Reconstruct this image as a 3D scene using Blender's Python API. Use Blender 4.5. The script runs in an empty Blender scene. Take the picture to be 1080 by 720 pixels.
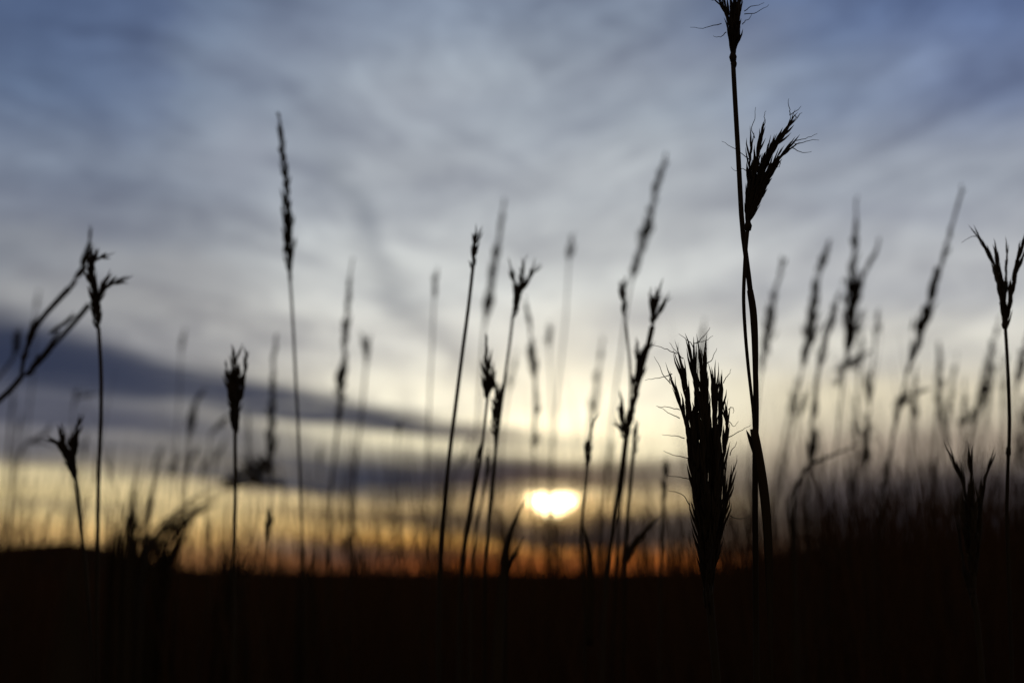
import bpy, math, random
import numpy as np

# ------------------------------------------------------------------ basics
random.seed(7)
scene = bpy.context.scene
COL = scene.collection

CAM_H = 1.10                       # lens height above the soil, among the grass tops
LENS, SENSOR = 40.0, 23.5
F = LENS / SENSOR * 1080.0         # focal length in photo pixels
HORIZON = 604.0
PITCH = math.atan((HORIZON - 360.0) / F)
FOCUS = 0.70
cp, sp = math.cos(PITCH), math.sin(PITCH)


def at(x, y, d):
    """world point seen at photo pixel (x, y) at depth d along the view axis"""
    xc, yc = (x - 540.0) / F * d, (360.0 - y) / F * d
    return np.array((xc, d * cp - yc * sp, CAM_H + d * sp + yc * cp))


def azd(x):
    return math.degrees(math.atan((x - 540.0) / F))


def eld(y):
    return math.degrees(PITCH + math.atan((360.0 - y) / F))


def lin(c):
    out = []
    for v in c:
        v /= 255.0
        out.append(v / 12.92 if v <= 0.04045 else ((v + 0.055) / 1.055) ** 2.4)
    return out


# ------------------------------------------------------------------ materials
def mat(name, c1, c2, scale=40.0, rough=0.75, transl=0.0, stretch=(1, 1, 0.15), spec=0.08, bump=0.12):
    m = bpy.data.materials.new(name)
    m.use_nodes = True
    nt = m.node_tree
    nt.nodes.clear()
    out = nt.nodes.new('ShaderNodeOutputMaterial')
    b = nt.nodes.new('ShaderNodeBsdfPrincipled')
    tc = nt.nodes.new('ShaderNodeTexCoord')
    mp = nt.nodes.new('ShaderNodeMapping')
    mp.inputs['Scale'].default_value = stretch
    n = nt.nodes.new('ShaderNodeTexNoise')
    n.inputs['Scale'].default_value = scale
    n.inputs['Detail'].default_value = 5
    r = nt.nodes.new('ShaderNodeValToRGB')
    r.color_ramp.elements[0].position = 0.3
    r.color_ramp.elements[1].position = 0.7
    r.color_ramp.elements[0].color = (*c1, 1)
    r.color_ramp.elements[1].color = (*c2, 1)
    bp = nt.nodes.new('ShaderNodeBump')
    bp.inputs['Strength'].default_value = bump
    bp.inputs['Distance'].default_value = 0.001
    L = nt.links.new
    L(tc.outputs['Object'], mp.inputs['Vector'])
    L(mp.outputs['Vector'], n.inputs['Vector'])
    L(n.outputs['Fac'], r.inputs['Fac'])
    L(r.outputs['Color'], b.inputs['Base Color'])
    L(n.outputs['Fac'], bp.inputs['Height'])
    L(bp.outputs['Normal'], b.inputs['Normal'])
    b.inputs['Roughness'].default_value = rough
    b.inputs['Specular IOR Level'].default_value = spec
    sh = b.outputs['BSDF']
    if transl > 0:
        t = nt.nodes.new('ShaderNodeBsdfTranslucent')
        L(r.outputs['Color'], t.inputs['Color'])
        mx = nt.nodes.new('ShaderNodeMixShader')
        mx.inputs[0].default_value = transl
        L(sh, mx.inputs[1])
        L(t.outputs['BSDF'], mx.inputs[2])
        sh = mx.outputs[0]
    L(sh, out.inputs['Surface'])
    return m


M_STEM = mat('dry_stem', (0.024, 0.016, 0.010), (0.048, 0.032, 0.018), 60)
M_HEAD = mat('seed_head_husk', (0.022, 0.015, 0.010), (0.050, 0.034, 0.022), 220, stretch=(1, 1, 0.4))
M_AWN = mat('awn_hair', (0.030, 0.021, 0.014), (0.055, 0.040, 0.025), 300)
M_LEAF = mat('dry_leaf', (0.026, 0.017, 0.010), (0.052, 0.034, 0.019), 50, transl=0.06)
M_PALE = mat('bleached_leaf', (0.36, 0.31, 0.24), (0.48, 0.42, 0.34), 40, transl=0.1)
M_GRASS = mat('prairie_grass', (0.062, 0.030, 0.015), (0.115, 0.056, 0.029), 9, transl=0.25, spec=0.0, stretch=(1, 1, 0.3))
M_SOIL = mat('soil', (0.022, 0.010, 0.005), (0.045, 0.020, 0.009), 1.2, stretch=(1, 1, 1), rough=1.0, spec=0.0, bump=0)
M_HILL = mat('hillside', (0.014, 0.010, 0.007), (0.030, 0.020, 0.013), 0.08, stretch=(1, 1, 1), rough=1.0, spec=0.0, bump=0)


# ------------------------------------------------------------------ mesh builder
def unit(v):
    n = np.linalg.norm(v)
    return v / n if n > 1e-12 else np.array((0.0, 0.0, 1.0))


def smooth_path(P, n):
    """centripetal Catmull-Rom through the points P, n samples"""
    P = [np.asarray(p, float) for p in P]
    if len(P) == 2:
        return [P[0] + (P[1] - P[0]) * k / (n - 1) for k in range(n)]
    Q = [2 * P[0] - P[1]] + P + [2 * P[-1] - P[-2]]
    T = [0.0]
    for i in range(1, len(Q)):
        T.append(T[-1] + max(1e-6, np.linalg.norm(Q[i] - Q[i - 1])) ** 0.5)
    out, i = [], 1
    for k in range(n):
        t = T[1] + (T[-2] - T[1]) * k / (n - 1)
        while i < len(Q) - 3 and t > T[i + 1]:
            i += 1
        p0, p1, p2, p3 = Q[i - 1:i + 3]
        t0, t1, t2, t3 = T[i - 1:i + 3]
        a1 = p0 * ((t1 - t) / (t1 - t0)) + p1 * ((t - t0) / (t1 - t0))
        a2 = p1 * ((t2 - t) / (t2 - t1)) + p2 * ((t - t1) / (t2 - t1))
        a3 = p2 * ((t3 - t) / (t3 - t2)) + p3 * ((t - t2) / (t3 - t2))
        b1 = a1 * ((t2 - t) / (t2 - t0)) + a2 * ((t - t0) / (t2 - t0))
        b2 = a2 * ((t3 - t) / (t3 - t1)) + a3 * ((t - t1) / (t3 - t1))
        out.append(b1 * ((t2 - t) / (t2 - t1)) + b2 * ((t - t1) / (t2 - t1)))
    return out


class MB:
    def __init__(self):
        self.v, self.f = [], []

    def tube(self, P, R, sides=6, flat=1.0, twist=0.0):
        base = len(self.v)
        n = len(P)
        t0 = unit(P[1] - P[0])
        ref = np.array((0.0, 1.0, 0.0)) if abs(t0[1]) < 0.8 else np.array((1.0, 0.0, 0.0))
        u = unit(np.cross(ref, t0))
        for i, p in enumerate(P):
            t = unit(P[min(i + 1, n - 1)] - P[max(i - 1, 0)])
            u = unit(u - t * np.dot(u, t))
            w = np.cross(t, u)
            a0 = twist * i / max(1, n - 1)
            uu = u * math.cos(a0) + w * math.sin(a0)
            ww = np.cross(t, uu)
            r = R[i] if hasattr(R, '__len__') else R
            for k in range(sides):
                a = 2 * math.pi * k / sides
                self.v.append(p + uu * (r * math.cos(a)) + ww * (r * flat * math.sin(a)))
        for i in range(n - 1):
            for k in range(sides):
                k2 = (k + 1) % sides
                self.f.append((base + i * sides + k, base + i * sides + k2,
                               base + (i + 1) * sides + k2, base + (i + 1) * sides + k))
        self.f.append(tuple(base + k for k in range(sides))[::-1])
        self.f.append(tuple(base + (n - 1) * sides + k for k in range(sides)))

    def spikelet(self, p, d, ln, w, flat=0.6):
        """a pointed husk: lance shape with the widest ring below the middle"""
        d = unit(d)
        side = unit(np.cross(d, np.array((random.uniform(-1, 1), random.uniform(-1, 1), random.uniform(-1, 1)))))
        bend = side * ln * random.uniform(-0.08, 0.08)
        P = [p, p + d * ln * 0.18, p + d * ln * 0.42 + bend * 0.5, p + d * ln * 0.72 + bend, p + d * ln + bend * 0.3]
        self.tube(P, [w * 0.22, w * 0.44, w * 0.5, w * 0.28, w * 0.03], 5, flat)

    def build(self, name, m, parent=None, origin=None):
        me = bpy.data.meshes.new(name)
        o = np.zeros(3) if origin is None else origin
        me.from_pydata([tuple(p - o) for p in self.v], [], self.f)
        me.materials.append(m)
        me.polygons.foreach_set('use_smooth', [True] * len(me.polygons))
        me.update()
        ob = bpy.data.objects.new(name, me)
        COL.objects.link(ob)
        if parent is not None:
            ob.parent = parent
        return ob


def tag(o, label, cat, group=None, kind=None):
    o['label'] = label
    o['category'] = cat
    if group:
        o['group'] = group
    if kind:
        o['kind'] = kind
    return o


# ------------------------------------------------------------------ plant parts
def to_ground(P):
    """carry a stem path from its last visible point down into the soil"""
    P = list(P)
    t = unit(P[-1] - P[-2])
    p, z0 = P[-1], P[-1][2]
    for k in range(1, 6):
        w = k / 5.0
        dz = z0 * (1 - (1 - w)) if False else z0 / 5.0
        d = unit(t * (1 - w) + np.array((0.0, 0.0, -1.0)) * (w + 0.25))
        d = d / max(0.15, -d[2]) * dz
        p = p + d
        P.append(p.copy())
    P[-1][2] = -0.01
    return P


def jitter(pts, d, amp):
    """photo points to world points at depth about d, swaying a little in depth"""
    ph, am = random.uniform(0, 6.28), random.uniform(0.3, 1.0) * amp
    return [at(x, y, d + am * math.sin(ph + 0.012 * y)) for x, y in pts]


def fill_raceme(mb, P, w, ln, step, spread=0.30, sw=0.35):
    """closely overlapping husks up a rachis P; w = full width, ln = husk length"""
    L = sum(np.linalg.norm(P[i + 1] - P[i]) for i in range(len(P) - 1))
    n = max(4, int(L / step))
    Q = smooth_path(P, n + 1)
    mb.tube(Q, [w * 0.10 * (1 - 0.6 * i / n) + 0.0002 for i in range(n + 1)], 5)
    a = random.uniform(0, 6.28)
    for i in range(n + 1):
        t = i / n
        if random.random() < 0.06:
            continue
        d = unit(Q[min(i + 1, n)] - Q[max(i - 1, 0)])
        a += math.pi + random.uniform(-0.9, 0.9)
        u = unit(np.cross(d, np.array((0.0, 1.0, 0.0))))
        v = np.cross(d, u)
        s = u * math.cos(a) + v * math.sin(a)
        env = 0.62 + 0.38 * math.sin(math.pi * min(1.0, 0.10 + 0.90 * t)) if t < 0.9 else 0.62
        p = Q[i] + s * w * 0.16 * env * (1 - 0.6 * t)
        mb.spikelet(p, d + s * spread * random.uniform(0.4, 1.35), ln * (0.8 + 0.2 * env) * random.uniform(0.75, 1.25),
                    w * sw * env * random.uniform(0.75, 1.25))


def fill_panicle(mb, P, w, ln, n, lump=0.6):
    """a feathery head along P (bottom to tip): short appressed branchlets of husks, in uneven lumps"""
    Q = smooth_path(P, 60)
    mb.tube(Q, [w * 0.07 * (1 - 0.6 * i / 59) + 0.00055 * (1 - 0.5 * i / 59) for i in range(60)], 5)
    f1, f2, p1, p2 = random.uniform(14, 22), random.uniform(30, 45), random.uniform(0, 6), random.uniform(0, 6)
    for _ in range(n):
        t = random.random() ** 1.35
        dens = (1 - lump) + lump * (0.5 + 0.5 * math.sin(f1 * t + p1)) * (0.55 + 0.45 * math.sin(f2 * t + p2)) * 1.6
        if random.random() > dens:
            continue
        if t > 0.9 and random.random() < 0.7:
            continue
        i = min(58, int(t * 58))
        d = unit(Q[i + 1] - Q[max(0, i - 1)])
        a = random.uniform(0, 6.28)
        u = unit(np.cross(d, np.array((0.0, 1.0, 0.0))))
        s = u * math.cos(a) + np.cross(d, u) * math.sin(a)
        env = ((1 - t) ** 0.8 * 0.92 + 0.08) * min(1.0, 0.35 + t / 0.22)
        off = w * 0.55 * env * random.uniform(0.05, 1.15)
        base = Q[i]
        tip = base + s * off * 0.8 + d * ln * random.uniform(0.5, 1.5)
        mb.tube([base, (base + tip) / 2 + s * off * 0.1, tip], [0.0003, 0.00025, 0.0002], 3)
        for _k in range(random.choice((1, 1, 2, 2))):
            mb.spikelet(base + (tip - base) * random.uniform(0.5, 1.0), d + s * random.uniform(0.0, 0.32),
                        ln * env ** 0.5 * random.uniform(0.6, 1.0), w * random.uniform(0.09, 0.16))


def add_awn(parent, origin, pts, d, r=0.00017):
    P = smooth_path([at(x, y, d) for x, y in pts], 9)
    # hairs are never straight: a faint waver
    for i in range(1, 8):
        P[i] = P[i] + np.array((random.uniform(-1, 1), random.uniform(-1, 1), random.uniform(-1, 1))) * 0.00022
    mb = MB()
    mb.tube(P, [r * (1.15 - 0.75 * i / 8) for i in range(9)], 4)
    return mb.build('awn', M_AWN, parent, origin)


def leaf(parent, origin, pts, d, w_px, sway=0.02, m=None, deep=None):
    """a folded dry blade through photo points, base to tip"""
    P = jitter(pts, d, sway)
    n = 16
    Q = smooth_path(P, n)
    w = w_px * d / F
    R = [w * 0.5 * max(0.04, math.sin(math.pi * min(1, 0.30 + 0.70 * i / (n - 1))) ** 0.8) for i in range(n)]
    mb = MB()
    mb.tube(Q, R, 6, 0.28, random.uniform(-0.8, 0.8))
    return mb.build('leaf_blade', m or M_LEAF, parent, origin)


def stalk(kind, label, d, stem, w=(1.6, 2.6), heads=(), leaves=(), group=None, branches=(), cat='grass stalk', lump=0.6):
    """one grass stalk: stem pixel path (top to bottom), then its heads
       head = (type, pixel path base to tip, width px, extra)"""
    if d > 1.2:
        d = 0.7 + (d - 0.7) * 1.5
    P = jitter(stem, d, 0.015 * d)
    P = to_ground(P)
    root = P[-1].copy()
    root[2] = 0.0
    e = bpy.data.objects.new(kind, None)
    e.empty_display_size = 0.05
    e.location = tuple(root)
    COL.objects.link(e)
    tag(e, label, cat, group)
    k = d / F
    mb = MB()
    n = 52
    if kind != 'bluestem_stalk':
        w = (w[0] * 0.8, w[1] * 0.8)
    Q = smooth_path(P, n)
    mb.tube(Q, [0.5 * k * (w[0] + (w[1] - w[0]) * min(1, i / (n * 0.55))) for i in range(n)], 7)
    # joints of the culm
    for i in (n * 5 // 10, n * 7 // 10):
        r = 0.5 * k * w[1] * 1.35
        t = unit(Q[i + 1] - Q[i])
        mb.tube([Q[i] - t * r * 1.3, Q[i] - t * r * 0.5, Q[i] + t * r * 0.5, Q[i] + t * r * 1.3], [r * .75, r, r, r * .75], 7)
    st = mb.build('stem', M_STEM, e, root)
    for br in branches:
        b = MB()
        B = smooth_path(jitter(br[0], d, 0.004), 14)
        b.tube(B, [0.5 * k * (br[2] + (br[1] - br[2]) * i / 13) for i in range(14)], 6)
        b.build('side_stem', M_STEM, e, root)
    for h in heads:
        ty, pts, hw = h[0], h[1], h[2]
        HP = jitter(pts, d, 0.006)
        b = MB()
        if ty == 'r':          # raceme
            fill_raceme(b, HP, hw * k, max(0.0035, hw * k * 1.5), max(0.0012, hw * k * 0.30))
            b.build('raceme', M_HEAD, e, root)
        else:                  # panicle
            L = sum(np.linalg.norm(HP[i + 1] - HP[i]) for i in range(len(HP) - 1))
            fill_panicle(b, HP, hw * k, max(0.003, hw * k * 0.85), int(L / k * 0.85 * (h[3] if len(h) > 3 else 1.3)), lump)
            b.build('seed_head', M_HEAD, e, root)
    for l in leaves:
        leaf(e, root, l[0], d, l[1])
    return e, root


# ------------------------------------------------------------------ the setting: ground, hills, grass
def build_ground():
    bm_n = 60
    xs = np.linspace(-1500, 1500, bm_n)
    xs = np.sign(xs) * (np.abs(xs) / 1500) ** 2.2 * 1500
    v, f = [], []
    for y in xs:
        for x in xs:
            r = math.hypot(x, y)
            z = 0.04 * math.sin(x * 0.9 + 0.5) * math.cos(y * 0.7) if r < 60 else -0.3 * min(1, (r - 60) / 200)
            v.append((x, y, z - 0.04))
    for j in range(bm_n - 1):
        for i in range(bm_n - 1):
            f.append((j * bm_n + i, j * bm_n + i + 1, (j + 1) * bm_n + i + 1, (j + 1) * bm_n + i))
    me = bpy.data.meshes.new('ground')
    me.from_pydata(v, [], f)
    me.materials.append(M_SOIL)
    o = bpy.data.objects.new('ground', me)
    COL.objects.link(o)
    tag(o, 'dark brown prairie soil under the tall grass', 'ground', kind='structure')


def build_hills():
    """low rise on the left and the longer one on the right, a few hundred metres away"""
    prof = [(-900, 560), (-300, 570), (0, 579), (40, 574), (75, 572), (105, 576), (150, 589), (210, 600), (300, 603), (420, 604),
            (620, 604), (740, 603), (790, 596), (825, 582), (870, 577), (940, 573), (1000, 571), (1150, 567), (1700, 560), (2300, 560)]
    D0 = 320.0
    xs = np.linspace(-900, 2300, 260)
    ys = np.interp(xs, [p[0] for p in prof], [p[1] for p in prof])
    rng = np.random.RandomState(3)
    rough = np.convolve(rng.normal(0, 1.6, 270), np.ones(5) / 5, 'valid')[:260]
    v, f = [], []
    rows = 9
    for i, (x, y) in enumerate(zip(xs, ys)):
        a = math.atan((x - 540) / F)
        h = (HORIZON + 1.5 - y) / F * D0 * 1.0 + CAM_H + rough[i] * 0.18
        for j in range(rows):
            t = j / (rows - 1)               # front foot, crest in the middle, back foot
            d = D0 + (t - 0.5) * 160
            prof_z = math.sin(math.pi * t) ** 1.3
            v.append((d * math.tan(a), d, -0.6 + (h + 0.6) * prof_z))
    for i in range(len(xs) - 1):
        for j in range(rows - 1):
            a = i * rows + j
            f.append((a, a + rows, a + rows + 1, a + 1))
    me = bpy.data.meshes.new('hills')
    me.from_pydata(v, [], f)
    me.materials.append(M_HILL)
    me.polygons.foreach_set('use_smooth', [True] * len(me.polygons))
    o = bpy.data.objects.new('hills', me)
    COL.objects.link(o)
    tag(o, 'low dark hills along the horizon, higher towards both ends', 'hills', kind='structure')


def blades_mesh(name, bases, heights, lean, width, curl, rng, m, seg=4, heads=None):
    """many separate tapered three-sided blades in one mesh (countless ground cover)"""
    N = len(bases)
    S = seg + 1
    t = np.linspace(0, 1, S)
    ang = rng.uniform(0, 2 * np.pi, N)
    ld = np.stack([np.cos(ang), np.sin(ang)], 1)
    ctr = np.zeros((N, S, 3))
    ctr[:, :, 0] = bases[:, None, 0] + ld[:, None, 0] * (lean[:, None] * t + curl[:, None] * t ** 3) * heights[:, None]
    ctr[:, :, 1] = bases[:, None, 1] + ld[:, None, 1] * (lean[:, None] * t + curl[:, None] * t ** 3) * heights[:, None]
    ctr[:, :, 2] = heights[:, None] * t - 0.05
    wprof = np.clip(1.0 - t ** 2.2, 0.04, 1) if heads is None else heads(t)
    rot = rng.uniform(0, 2 * np.pi, N)
    vs = np.zeros((N, S, 3, 3))
    for k in range(3):
        a = rot + k * 2.0944
        vs[:, :, k, 0] = ctr[:, :, 0] + np.cos(a)[:, None] * width[:, None] * wprof * 0.5
        vs[:, :, k, 1] = ctr[:, :, 1] + np.sin(a)[:, None] * width[:, None] * wprof * 0.5
        vs[:, :, k, 2] = ctr[:, :, 2]
    V = vs.reshape(-1, 3)
    i0 = (np.arange(N) * S * 3)[:, None, None]
    s = (np.arange(seg) * 3)[None, :, None]
    k = np.arange(3)[None, None, :]
    k2 = (k + 1) % 3
    Fq = np.stack([i0 + s + k, i0 + s + k2, i0 + s + 3 + k2, i0 + s + 3 + k], -1).reshape(-1, 4)
    me = bpy.data.meshes.new(name)
    me.vertices.add(len(V))
    me.vertices.foreach_set('co', V.ravel())
    me.loops.add(Fq.size)
    me.loops.foreach_set('vertex_index', Fq.ravel().astype(np.int32))
    me.polygons.add(len(Fq))
    me.polygons.foreach_set('loop_start', np.arange(0, Fq.size, 4, dtype=np.int32))
    me.polygons.foreach_set('loop_total', np.full(len(Fq), 4, np.int32))
    me.materials.append(m)
    me.update(calc_edges=True)
    o = bpy.data.objects.new(name, me)
    COL.objects.link(o)
    return o


def wedge(rng, n, d0, d1, half, power=0.5):
    d = d0 + (d1 - d0) * rng.uniform(0, 1, n) ** (1 / (2 * power))
    a = rng.uniform(-half, half, n)
    return np.stack([d * np.tan(a), d, np.zeros(n)], 1)


def build_grass():
    rng = np.random.RandomState(11)
    # dense undergrowth of leaves below the line of sight
    parts = [wedge(rng, 15000, 1.0, 5.0, 0.55), wedge(rng, 24000, 4.0, 26.0, 0.48), wedge(rng, 22000, 20.0, 110.0, 0.42)]
    b = np.concatenate(parts)
    n = len(b)
    clump = 0.03 * np.sin(b[:, 0] * 3.1 + 1) * np.sin(b[:, 1] * 2.3) + 0.02 * np.sin(b[:, 0] * 7.7) * np.cos(b[:, 1] * 5.1)
    h = np.clip(rng.normal(0.98, 0.07, n), 0.6, 1.055) + clump * 0.8
    tus = np.sin(b[:, 0] * 5.3 + 2.0 * np.sin(b[:, 1] * 1.9)) * np.cos(b[:, 1] * 3.1 + b[:, 0])
    h += np.clip(tus - 0.35, 0, 1) * np.where((b[:, 1] > 2.2) & (b[:, 1] < 12), np.interp(540 + F * b[:, 0] / b[:, 1], [-200, 60, 240, 700, 800, 1100], [.10, .10, .08, .07, .12, .13]), 0.016) * rng.uniform(0.2, 1.1, n)
    o = blades_mesh('grass', b, h, rng.uniform(0, 0.22, n), rng.uniform(0.003, 0.007, n) * np.clip(b[:, 1] / 14, 1, 6), rng.uniform(0.0, 0.25, n), rng, M_GRASS)
    tag(o, 'dense dark rust brown prairie grass filling the field below the horizon', 'grass', kind='stuff')
    # thinner taller stems far out of focus, thicker on the flanks than around the sun
    b = wedge(rng, 16000, 1.5, 8.0, 0.50, 0.42)
    px = 540 + F * b[:, 0] / b[:, 1]
    dens = np.interp(px, [-200, 0, 120, 240, 330, 520, 640, 760, 830, 1080, 1400], [0.5, .38, .25, .22, .26, .26, .24, .40, .95, 1, 1])
    b = b[rng.uniform(0, 1, len(b)) < dens]
    n = len(b)
    px = 540 + F * b[:, 0] / b[:, 1]
    rise = np.interp(px, [-200, 0, 120, 240, 520, 640, 780, 850, 1080], [130, 125, 110, 105, 110, 105, 110, 150, 165])
    up = rise * np.clip(rng.beta(1.2, 2.8, n) * 1.6, 0, 1.35) / F * b[:, 1]
    tall = rng.uniform(0, 1, n) < np.interp(px, [0, 300, 440, 720, 800, 1080], [.06, .10, .32, .32, .08, .06])
    up = np.where(tall, up + rng.uniform(20, 130, n) / F * b[:, 1], up)
    hh = CAM_H + np.minimum(up, 0.42) + 0.05

    def headprof(t):
        return np.array([1.3, 1.1, 0.9, 0.8, 0.8, 1.6, 3.0, 2.4, 0.2])[:len(t)]
    o = blades_mesh('tall_grass', b, hh, rng.uniform(0.0, 0.20, n), rng.uniform(0.0007, 0.0014, n) * np.clip(b[:, 1] / 4, 0.8, 1.5), rng.uniform(0.0, 0.10, n), rng, M_GRASS,
                    seg=8, heads=headprof)
    tag(o, 'countless thin blurred stems with small heads standing above the field', 'grass', kind='stuff')
    # ragged tips and low tufts that break the line of the field against the glow
    b = wedge(rng, 5200, 2.0, 7.0, 0.50, 0.5)
    px = 540 + F * b[:, 0] / b[:, 1]
    c1 = 0.5 + 0.5 * np.sin(px * 0.043 + 1.3 * np.sin(px * 0.017)) * np.cos(px * 0.111 + b[:, 1])
    keep = rng.uniform(0, 1, len(b)) < 0.12 + 0.6 * c1 ** 2
    b, px, c1 = b[keep], px[keep], c1[keep]
    n = len(b)
    hh = CAM_H + (rng.uniform(-25, 12, n) + 30 * c1 * rng.beta(1.5, 2.5, n) * 1.6) / F * b[:, 1] + 0.04
    o = blades_mesh('low_grass', b, hh, rng.uniform(0.0, 0.25, n), rng.uniform(0.002, 0.0045, n), rng.uniform(0.0, 0.2, n), rng, M_GRASS, seg=6)
    tag(o, 'ragged blurred grass tips breaking the dark line of the field against the glow', 'grass', kind='stuff')


# ------------------------------------------------------------------ sky
def build_world():
    w = bpy.data.worlds.new('World')
    scene.world = w
    w.use_nodes = True
    nt = w.node_tree
    nt.nodes.clear()
    N, Lk = nt.nodes.new, nt.links.new

    def val(s, sock):
        if isinstance(s, (int, float)):
            sock.default_value = s
        else:
            Lk(s, sock)

    def m(op, a, b=0.0, c=0.0, clamp=False):
        n = N('ShaderNodeMath')
        n.operation = op
        n.use_clamp = clamp
        val(a, n.inputs[0]); val(b, n.inputs[1])
        if op in ('MULTIPLY_ADD', 'SMOOTH_MIN'):
            val(c, n.inputs[2])
        return n.outputs[0]

    def add(a, b): return m('ADD', a, b)
    def sub(a, b): return m('SUBTRACT', a, b)
    def mul(a, b): return m('MULTIPLY', a, b)
    def div(a, b): return m('DIVIDE', a, b)

    def sstep(x, a, b):
        n = N('ShaderNodeMapRange')
        n.interpolation_type = 'SMOOTHSTEP'
        val(x, n.inputs['Value'])
        n.inputs['From Min'].default_value = a
        n.inputs['From Max'].default_value = b
        return n.outputs['Result']

    def ramp(x, x0, x1, stops, interp='EASE'):
        """stops: (x, rgb triple) in the units of x"""
        n = N('ShaderNodeValToRGB')
        cr = n.color_ramp
        cr.interpolation = interp
        stops = sorted(stops, key=lambda s: s[0])
        while len(cr.elements) < len(stops):
            cr.elements.new(0.5)
        for e, s in zip(cr.elements, [((s[0] - x0) / (x1 - x0), s[1]) for s in stops]):
            e.position = min(1, max(0, s[0]))
        for e, s in zip(cr.elements, stops):
            e.color = (*s[1], 1)
        Lk(div(sub(x, x0), x1 - x0), n.inputs['Fac'])
        return n.outputs['Color']

    def mix(f, a, b, mode='MIX'):
        n = N('ShaderNodeMix')
        n.data_type = 'RGBA'
        n.blend_type = mode
        val(f, n.inputs[0])
        for s, k in ((a, 6), (b, 7)):
            if isinstance(s, (tuple, list)):
                n.inputs[k].default_value = (*s, 1)
            else:
                Lk(s, n.inputs[k])
        return n.outputs[2]

    def comb(x, y, z):
        n = N('ShaderNodeCombineXYZ')
        val(x, n.inputs[0]); val(y, n.inputs[1]); val(z, n.inputs[2])
        return n.outputs[0]

    def noise(vec, scale, detail=4.0, rough=0.5, dist=0.0):
        n = N('ShaderNodeTexNoise')
        Lk(vec, n.inputs['Vector'])
        n.inputs['Scale'].default_value = scale
        n.inputs['Detail'].default_value = detail
        n.inputs['Roughness'].default_value = rough
        n.inputs['Distortion'].default_value = dist
        return n.outputs['Fac']

    def sep(c):
        n = N('ShaderNodeSeparateColor')
        Lk(c, n.inputs[0])
        return n.outputs

    tc = N('ShaderNodeTexCoord')
    sx = N('ShaderNodeSeparateXYZ')
    Lk(tc.outputs['Generated'], sx.inputs[0])
    dx, dy, dz = sx.outputs
    A = mul(m('ARCTAN2', dx, dy), 180 / math.pi)             # azimuth, degrees right of the view
    E = mul(m('ARCSINE', dz), 180 / math.pi)                 # elevation, degrees
    # cloud-deck coordinates: where the view ray meets a flat layer
    zc = m('MAXIMUM', add(dz, 0.035), 0.02)
    U, V = div(dx, zc), div(dy, zc)

    # gentle turbulence used to bend every edge
    wa = sub(noise(comb(mul(A, 0.10), mul(E, 0.30), 3.1), 1.0, 5, 0.55), 0.5)
    wb = sub(noise(comb(mul(A, 0.35), mul(E, 1.3), 9.7), 1.0, 5, 0.6), 0.5)
    wc = sub(noise(comb(mul(A, 0.55), mul(E, 0.75), 21.3), 1.0, 5, 0.6), 0.5)
    Ew = add(E, add(mul(wa, 1.1), mul(wb, 0.30)))

    def col(y, c):
        return (eld(y), lin(c))
    E0, E1 = -2.0, 40.0
    left = ramp(Ew, E0, E1, [(-2, lin((30, 18, 12))), col(606, (150, 90, 50)), col(592, (232, 174, 104)), col(570, (252, 206, 134)), col(535, (252, 226, 164)),
                             col(502, (228, 210, 164)), col(470, (128, 126, 130)), col(400, (132, 133, 141)), col(330, (150, 151, 154)), col(270, (141, 147, 156)),
                             col(200, (121, 131, 149)), col(100, (102, 120, 147)), col(0, (86, 105, 137)), (26, lin((76, 94, 124))), (40, lin((66, 82, 112)))])
    mid = ramp(Ew, E0, E1, [(-2, lin((30, 18, 12))), col(607, (90, 42, 20)), col(598, (214, 112, 46)), col(586, (236, 142, 64)), col(573, (252, 186, 96)), col(555, (255, 210, 134)),
                            col(515, (250, 222, 166)), col(470, (255, 243, 206)), col(420, (243, 236, 214)), col(360, (220, 218, 210)), col(300, (198, 200, 199)),
                            col(200, (173, 178, 184)), col(100, (156, 165, 176)), col(0, (126, 138, 158)), (26, lin((88, 104, 130))), (40, lin((70, 86, 114)))])
    right = ramp(Ew, E0, E1, [(-2, lin((24, 16, 12))), col(604, (70, 48, 36)), col(560, (66, 62, 70)), col(520, (104, 96, 98)), col(480, (180, 164, 146)),
                              col(430, (216, 206, 182)), col(370, (206, 203, 194)), col(300, (182, 184, 187)), col(200, (153, 160, 172)), col(100, (121, 134, 158)),
                              col(0, (90, 110, 148)), (26, lin((76, 94, 126))), (40, lin((66, 82, 112)))])
    Aw = add(A, mul(wa, 5.0))
    sky = mix(sstep(Aw, azd(40), azd(470)), left, mid)
    sky = mix(sstep(Aw, azd(660), azd(900)), sky, right)

    # Nishita dusk sky: the clear air that shows in the upper gaps and everywhere out of view
    ns = N('ShaderNodeTexSky')
    ns.sky_type = 'NISHITA'
    ns.sun_disc = False
    ns.sun_elevation = math.radians(eld(531))
    ns.sun_rotation = math.radians(azd(583))
    ns.air_density = 1.6
    ns.dust_density = 2.0
    clear = mix(1.0, ns.outputs['Color'], (0.13, 0.13, 0.14), 'MULTIPLY')
    gapl = mul(sstep(add(add(A, mul(wb, 3.0)), mul(wc, 2.2)), azd(200), azd(150)), sstep(add(Ew, mul(wc, 2.0)), eld(200), eld(60)))
    gapr = mul(sstep(Aw, azd(880), azd(1080)), sstep(add(Ew, mul(wc, 1.5)), eld(210), eld(60)))
    gap = m('MAXIMUM', gapl, gapr, clamp=True)
    sky = mix(mul(gap, 0.04), sky, clear)
    sky = mix(mul(gapl, 0.55), sky, lin((70, 88, 124)))
    sky = mix(mul(gapr, 0.55), sky, lin((88, 107, 148)))

    # thin high cloud: fibres on the deck plus soft mottling
    q1 = noise(comb(add(mul(U, 0.55), mul(V, 0.30)), sub(mul(V, 0.75), mul(U, 0.35)), 1.0), 1.1, 6, 0.55, 0.6)
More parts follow.
